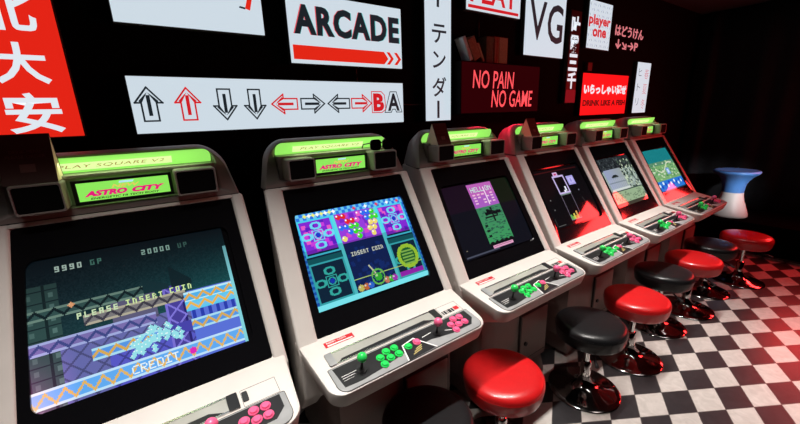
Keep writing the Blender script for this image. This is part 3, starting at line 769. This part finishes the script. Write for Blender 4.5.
letters(t, 'letter_outline', TXD, lambda mb: outline(mb, mp, [(1.262, 1.727), (1.31, 1.727), (1.32, 1.745), (1.34, 1.745), (1.35, 1.727), (1.392, 1.727), (1.352, 1.850), (1.305, 1.850)], .005))
letters(t, 'letter_outline', TXR, lambda mb: outline(mb, mp, [(1.170, 1.727), (1.24, 1.727), (1.268, 1.745), (1.266, 1.79), (1.262, 1.83), (1.24, 1.850), (1.170, 1.850)], .005))
# 3 ARCADE
t, mp = lightbox('arcade_sign', 'white light box reading ARCADE over a red arrow bar', 'sign', .694, 1.408, 1.985, 2.330, LB)
for m_, dx in ((TXC, .004), (lightmat('backlit_pink_fringe', (214, 90, 100)), -.004)):
    letters(t, 'colour_fringe', m_, lambda mb: addtext(mb, 'ARCADE', .726+dx, 1.388+dx, 2.130, 2.275, lambda a, b: mp(a, b, -.0006), .045, 0, 1.14))
letters(t, 'lettering', TXD, lambda mb: addtext(mb, 'ARCADE', .728, 1.386, 2.130, 2.275, mp, .045, 0, 1.14))
def bar(mb):
    quad(mb, mp, [(.712, 2.008), (1.272, 2.008), (1.302, 2.040), (1.272, 2.078), (.712, 2.078)])
    for x in (1.290, 1.345): quad(mb, mp, [(x, 2.008), (x+.022, 2.008), (x+.052, 2.042), (x+.030, 2.042)]); quad(mb, mp, [(x, 2.078), (x+.022, 2.078), (x+.052, 2.042), (x+.030, 2.042)])
letters(t, 'red_arrow_bar', TXO, bar)
# 4 red kanji banner
t, mp = lightbox('kanji_banner', 'tall red light box with big white kanji at the left edge', 'sign', -.640, -.193, 1.663, 2.46, LBR)
letters(t, 'kanji', TXW, lambda mb: addtext(mb, '安', -.404, -.246, 1.684, 1.832, mp, .022))
letters(t, 'kanji', TXW, lambda mb: addtext(mb, '大', -.402, -.250, 1.864, 2.008, mp, .022))
letters(t, 'kanji', TXW, lambda mb: addtext(mb, '北', -.402, -.250, 2.046, 2.195, mp, .022))
# 5 katakana
t, mp = lightbox('katakana_sign', 'narrow tall white light box with vertical black katakana', 'sign', 1.590, 1.822, 1.659, 2.52, LB)
letters(t, 'katakana', TXD, lambda mb: quad(mb, mp, [(1.692, 2.375), (1.712, 2.375), (1.714, 2.50), (1.694, 2.50)]))
letters(t, 'katakana', TXD, lambda mb: addtext(mb, 'テ', 1.650, 1.775, 2.160, 2.275, mp, .014))
letters(t, 'katakana', TXD, lambda mb: addtext(mb, 'ン', 1.655, 1.770, 2.005, 2.110, mp, .014))
letters(t, 'katakana', TXD, lambda mb: addtext(mb, 'ダ', 1.650, 1.775, 1.822, 1.950, mp, .014))
letters(t, 'katakana', TXD, lambda mb: quad(mb, mp, [(1.692, 1.680), (1.712, 1.680), (1.712, 1.795), (1.692, 1.795)]))
# 6 NO PAIN NO GAME glow panel, a deep case
t = thing('glow_panel', 'dark red glowing panel reading NO PAIN NO GAME', 'sign', (2.306, 1.998, 1.700))
mb = MB(); mb.box(-.446, .446, -.095, 0, 0, .355, .004); obj('case', mb.mesh('case'), NEOD, t)
mb = MB(); mb.box(-.440, .440, -.098, -.094, .006, .349); obj('lit_panel', mb.mesh('lit_panel'), NEOP, t)
mp = lambda a, b: (a-2.306, -.0995, b-1.700)
letters(t, 'lettering', NEON, lambda mb: (addtext(mb, 'NO PAIN', 1.972, 2.424, 1.876, 2.000, mp, .008, .1), addtext(mb, 'NO GAME', 2.172, 2.664, 1.742, 1.866, mp, .008, .1)))
# books on top of the panel
def book(lab, x, y, z, sx, sy, sz, tilt, cov, pages):
    t = thing('book', lab, 'book', (x, y, z)); t.rotation_euler = (0, tilt, 0)
    mb = MB(); mb.box(0, sx, -sy, 0, 0, .004 if False else sz, .001)
    o_ = obj('cover', mb.mesh('cover'), cov, t)
    mb = MB(); mb.box(.004, sx-.004, -sy-.0015, -sy+.004, .003, sz-.003); obj('page_block', mb.mesh('page_block'), pages, t)
    return t
BK1 = mat('worn_brown', (.42, .20, .13), .7, noise=.6, nscale=60); BK2 = mat('old_red', (.45, .10, .07), .6, noise=.5, nscale=50); BK3 = mat('dark_olive', (.12, .09, .06), .7, noise=.6, nscale=60)
PG = mat('old_pages', (.5, .3, .2), .8, noise=.5, nscale=120); BKW = mat('pale_spine', (.7, .68, .72), .6)
book('pale spined book leaning left on the red glow panel, outermost', 1.962, 1.995, 2.057, .030, .08, .165, -.50, BKW, BKW)
book('worn brown book leaning beside the pale one on the glow panel', 1.999, 1.995, 2.057, .072, .085, .150, -.50, BK1, BK1)
book('thin dark brown book leaning rightmost of the leaning books', 2.082, 1.995, 2.057, .022, .085, .130, -.50, BK2, PG)
book('dark olive book upright left of the red spines on glow panel', 2.120, 1.995, 2.0565, .080, .08, .175, 0, BK3, BK3)
book('thin red book upright in the middle of the glow panel', 2.203, 1.995, 2.0565, .022, .085, .178, 0, BK2, BK2)
book('thin bright red book upright second of the red spines', 2.229, 1.995, 2.0565, .020, .085, .178, 0, mat('bright_old_red', (.6, .10, .08), .6, noise=.4, nscale=50), BK2)
book('thick brown book upright, rightmost on the glow panel', 2.252, 1.995, 2.0565, .095, .085, .178, 0, BK1, PG)
# 7 PLAY
t, mp = lightbox('play_sign', 'white light box with red underlined PLAY cut by the top edge', 'sign', 1.957, 2.541, 2.393, 2.70, LB)
letters(t, 'lettering', TXR, lambda mb: addtext(mb, 'PLAY', 1.995, 2.500, 2.449, 2.60, mp, .02))
letters(t, 'underline', TXR, lambda mb: quad(mb, mp, [(1.976, 2.410), (2.515, 2.410), (2.515, 2.430), (1.976, 2.430)]))
# 8 VG
t, mp = lightbox('vg_sign', 'tall white light box with large black letters VG', 'sign', 2.603, 3.155, 2.142, 2.68, LB)
letters(t, 'lettering', TXD, lambda mb: (addtext(mb, 'V', 2.655, 2.880, 2.265, 2.555, mp, .012), addtext(mb, 'G', 2.900, 3.120, 2.255, 2.555, mp, .014)))
# 9 vertical kanji
t, mp = lightbox('kanji_strip', 'narrow dark red strip sign with stacked white kanji', 'sign', 3.240, 3.412, 1.768, 2.55, mat('dark_strip', (.012, .002, .003), .5))
letters(t, 'red_foot', mat('dark_red_strip', (.10, .003, .006), .5, emit=(.10, .002, .006), es=1.0), lambda mb: quad(mb, mp, [(3.244, 1.772), (3.408, 1.772), (3.408, 1.885), (3.244, 1.885)]))
for k, ch in enumerate('吐露三千'):
    z1 = 2.505-k*.155; letters(t, 'kanji', TXW, lambda mb: addtext(mb, ch, 3.255, 3.398, z1-.145, z1, mp, .045))
# 10 player one
t, mp = lightbox('player_sign', 'white patterned light box reading player one in red', 'sign', 3.525, 3.945, 2.260, 2.672, LB)
def drops(mb):
    for r in range(9):
        for c in range(10):
            x = 3.545+c*.041+(.02 if r % 2 else 0); z = 2.280+r*.043
            if x > 3.93: continue
            s = 1 if (r+c) % 2 else -1
            mb.bm.faces.new([mb.bm.verts.new(mp(a, b)) for a, b in ((x, z), (x+.006, z+.002), (x+.010*s+.004, z+.022), (x+.010*s-.002, z+.018))])
letters(t, 'drop_pattern', lightmat('backlit_grey_print', (128, 140, 150)), drops)
def pl(mb): addtext(mb, 'player', 3.530, 3.925, 2.445, 2.555, lambda a, b: mp(a, b, .001), .035); addtext(mb, 'one', 3.610, 3.860, 2.366, 2.436, lambda a, b: mp(a, b, .001), .035)
letters(t, 'lettering', TXR, pl)
# 11 red hiragana sign
t, mp = lightbox('hiragana_sign', 'bright red light box with white hiragana over DRINK LIKE A FISH', 'sign', 3.520, 4.445, 1.646, 2.045, LBR2)
letters(t, 'hiragana', TXW, lambda mb: addtext(mb, 'いらっしゃい混ぜ', 3.552, 4.425, 1.845, 1.945, mp, .06))
letters(t, 'lettering', TXK, lambda mb: addtext(mb, 'DRINK LIKE A FISH', 3.552, 4.420, 1.735, 1.795, mp, .055))
# 12 small white sign
t, mp = lightbox('notice_sign', 'small white upright light box with faint columns of writing', 'sign', 4.625, 4.962, 1.645, 2.198, LB)
letters(t, 'black_writing', lightmat('backlit_grey_ink', (70, 84, 92)), lambda mb: [addtext(mb, ch, 4.672, 4.745, 2.05-k*.16, 2.13-k*.16, mp, -.01) for k, ch in enumerate('ヒトリ')])
letters(t, 'red_writing', lightmat('backlit_rose_ink', (200, 110, 120)), lambda mb: [addtext(mb, ch, 4.815, 4.920, 2.02-k*.165, 2.13-k*.165, mp, -.01) for k, ch in enumerate('春夏冬')])
# 13 glowing handwriting
t = thing('glowing_writing', 'pink hiragana line over small arrows and P on the black wall', 'wall writing', (4.43, 1.998, 2.30))
mp = lambda a, b: (a-4.43, -.004, b-2.30)
letters(t, 'hiragana', HANDP, lambda mb: addtext(mb, 'はどうけん', 4.110, 4.745, 2.425, 2.530, mp, .02))
letters(t, 'command_symbols', HANDP, lambda mb: addtext(mb, '↓↘→P', 4.140, 4.640, 2.305, 2.395, mp, .02))
for o_ in t.children:
    s_ = o_.modifiers.new('thick', 'SOLIDIFY'); s_.thickness = .003; s_.offset = 0

# cables between the signs
def cable(pts, lab, group='cables between the signs'):
    mb = MB(); mb.tube(pts, .004, 8); o = obj('cable', mb.mesh('cable', 60), mat('grey_cable', (.05, .045, .04), .5)); o['label'] = lab; o['category'] = 'cable'; o['group'] = group
cable([(1.092, 1.99, 1.985), (1.094, 1.992, 1.95), (1.093, 1.99, 1.906)], 'short dark cable between the ARCADE sign and the arrow sign')
cable([(1.408, 1.99, 1.775), (1.50, 1.992, 1.772), (1.59, 1.99, 1.774)], 'short dark cable between the arrow sign and the katakana sign')
cable([(2.12, 1.99, 2.393), (2.122, 1.992, 2.30), (2.118, 1.985, 2.24)], 'short dark cable hanging below the red PLAY sign')
# small socket box above the red hiragana sign
mb = MB(); mb.box(3.60, 3.68, 1.965, 1.999, 2.065, 2.14, .004); o = obj('junction_box', mb.mesh('junction_box'), mat('dark_red_box', (.12, .03, .03), .5))
o['label'] = 'small dark reddish box on the wall above the red hiragana sign'; o['category'] = 'box'

# ------------------------------------------------------------------ stools
def m_seat(mb):
    P = [(.001, .366), (.160, .366), (.174, .369), (.182, .376), (.188, .392), (.193, .420), (.1950, .442), (.1945, .450), (.1922, .4515), (.1942, .453), (.1925, .462), (.186, .472), (.172, .480), (.145, .484), (.10, .487), (.05, .488), (.001, .488)]
    mb.lathe(P, (0, 0, 0), 64)
def m_pole(mb): mb.lathe([(.001, .05), (.030, .05), (.030, .20), (.026, .205), (.018, .21), (.018, .352), (.045, .357), (.060, .367), (.001, .367)], (0, 0, 0), 32)
def m_base(mb):
    P = [(.001, .0), (.205, .0), (.2075, .003), (.207, .007), (.200, .011), (.17, .017), (.13, .024), (.09, .034), (.062, .048), (.045, .066), (.036, .090), (.033, .105), (.001, .105)]
    mb.lathe(P, (0, 0, 0), 72)
def m_lever(mb): mb.tube([(.02, 0, .356), (.10, 0, .350), (.17, 0, .336), (.225, 0, .328)], [.005, .005, .006, .011], 10)
ST = [('b', .772, .968, 'black round stool at the bottom edge, before the bubble game cabinet'),
      ('r', 1.240, .955, 'largest red round stool, nearest of the red seats'),
      ('b', 1.995, .922, 'black round stool with whole dark chrome base, beside the largest red seat'),
      ('r', 2.535, .896, 'second nearest red round stool, before the block game cabinet'),
      ('b', 3.132, .950, 'black round stool between second and third red seats'),
      ('r', 3.600, .903, 'third nearest red round stool, before the courtyard game cabinet'),
      ('b', 4.110, .925, 'farthest black round stool, half hidden behind red seats'),
      ('r', 4.615, .788, 'farthest red round stool, standing in front of the blue-topped stool')]
for i, (c, x, y, lab) in enumerate(ST):
    t = thing('bar_stool', lab, 'stool', (x, y, 0), 'round stools in front of the cabinets')
    part('seat'+c, 'seat', m_seat, REDV if c == 'r' else BLKV, t, 60); part('pole', 'pole', m_pole, CHR, t, 50); part('base', 'base', m_base, DARKCHR, t, 60)
    l = part('lever', 'lever', m_lever, BLK, t, 60); l.rotation_euler = (0, 0, math.radians(205+i*7))

# ------------------------------------------------------------------ blue and white pedestal stool
t = thing('pedestal_stool', 'hourglass pedestal stool, blue funnel top on white flared base', 'stool', (5.86, 1.215, .3605))
t.scale = (.95, .95, 1.04)
mb = MB(); mb.lathe([(.001, .285), (.110, .285), (.112, .33), (.120, .38), (.140, .43), (.175, .475), (.215, .505), (.232, .520), (.236, .535), (.228, .545), (.20, .547), (.17, .538), (.001, .535)], (0, 0, 0), 56)
obj('seat', mb.mesh('seat', 60), BLUE, t)
mb = MB(); mb.lathe([(.001, 0), (.185, 0), (.192, .008), (.190, .03), (.178, .07), (.155, .13), (.130, .19), (.116, .245), (.110, .288), (.001, .288)], (0, 0, 0), 56)
obj('base', mb.mesh('base', 60), OFFW, t)
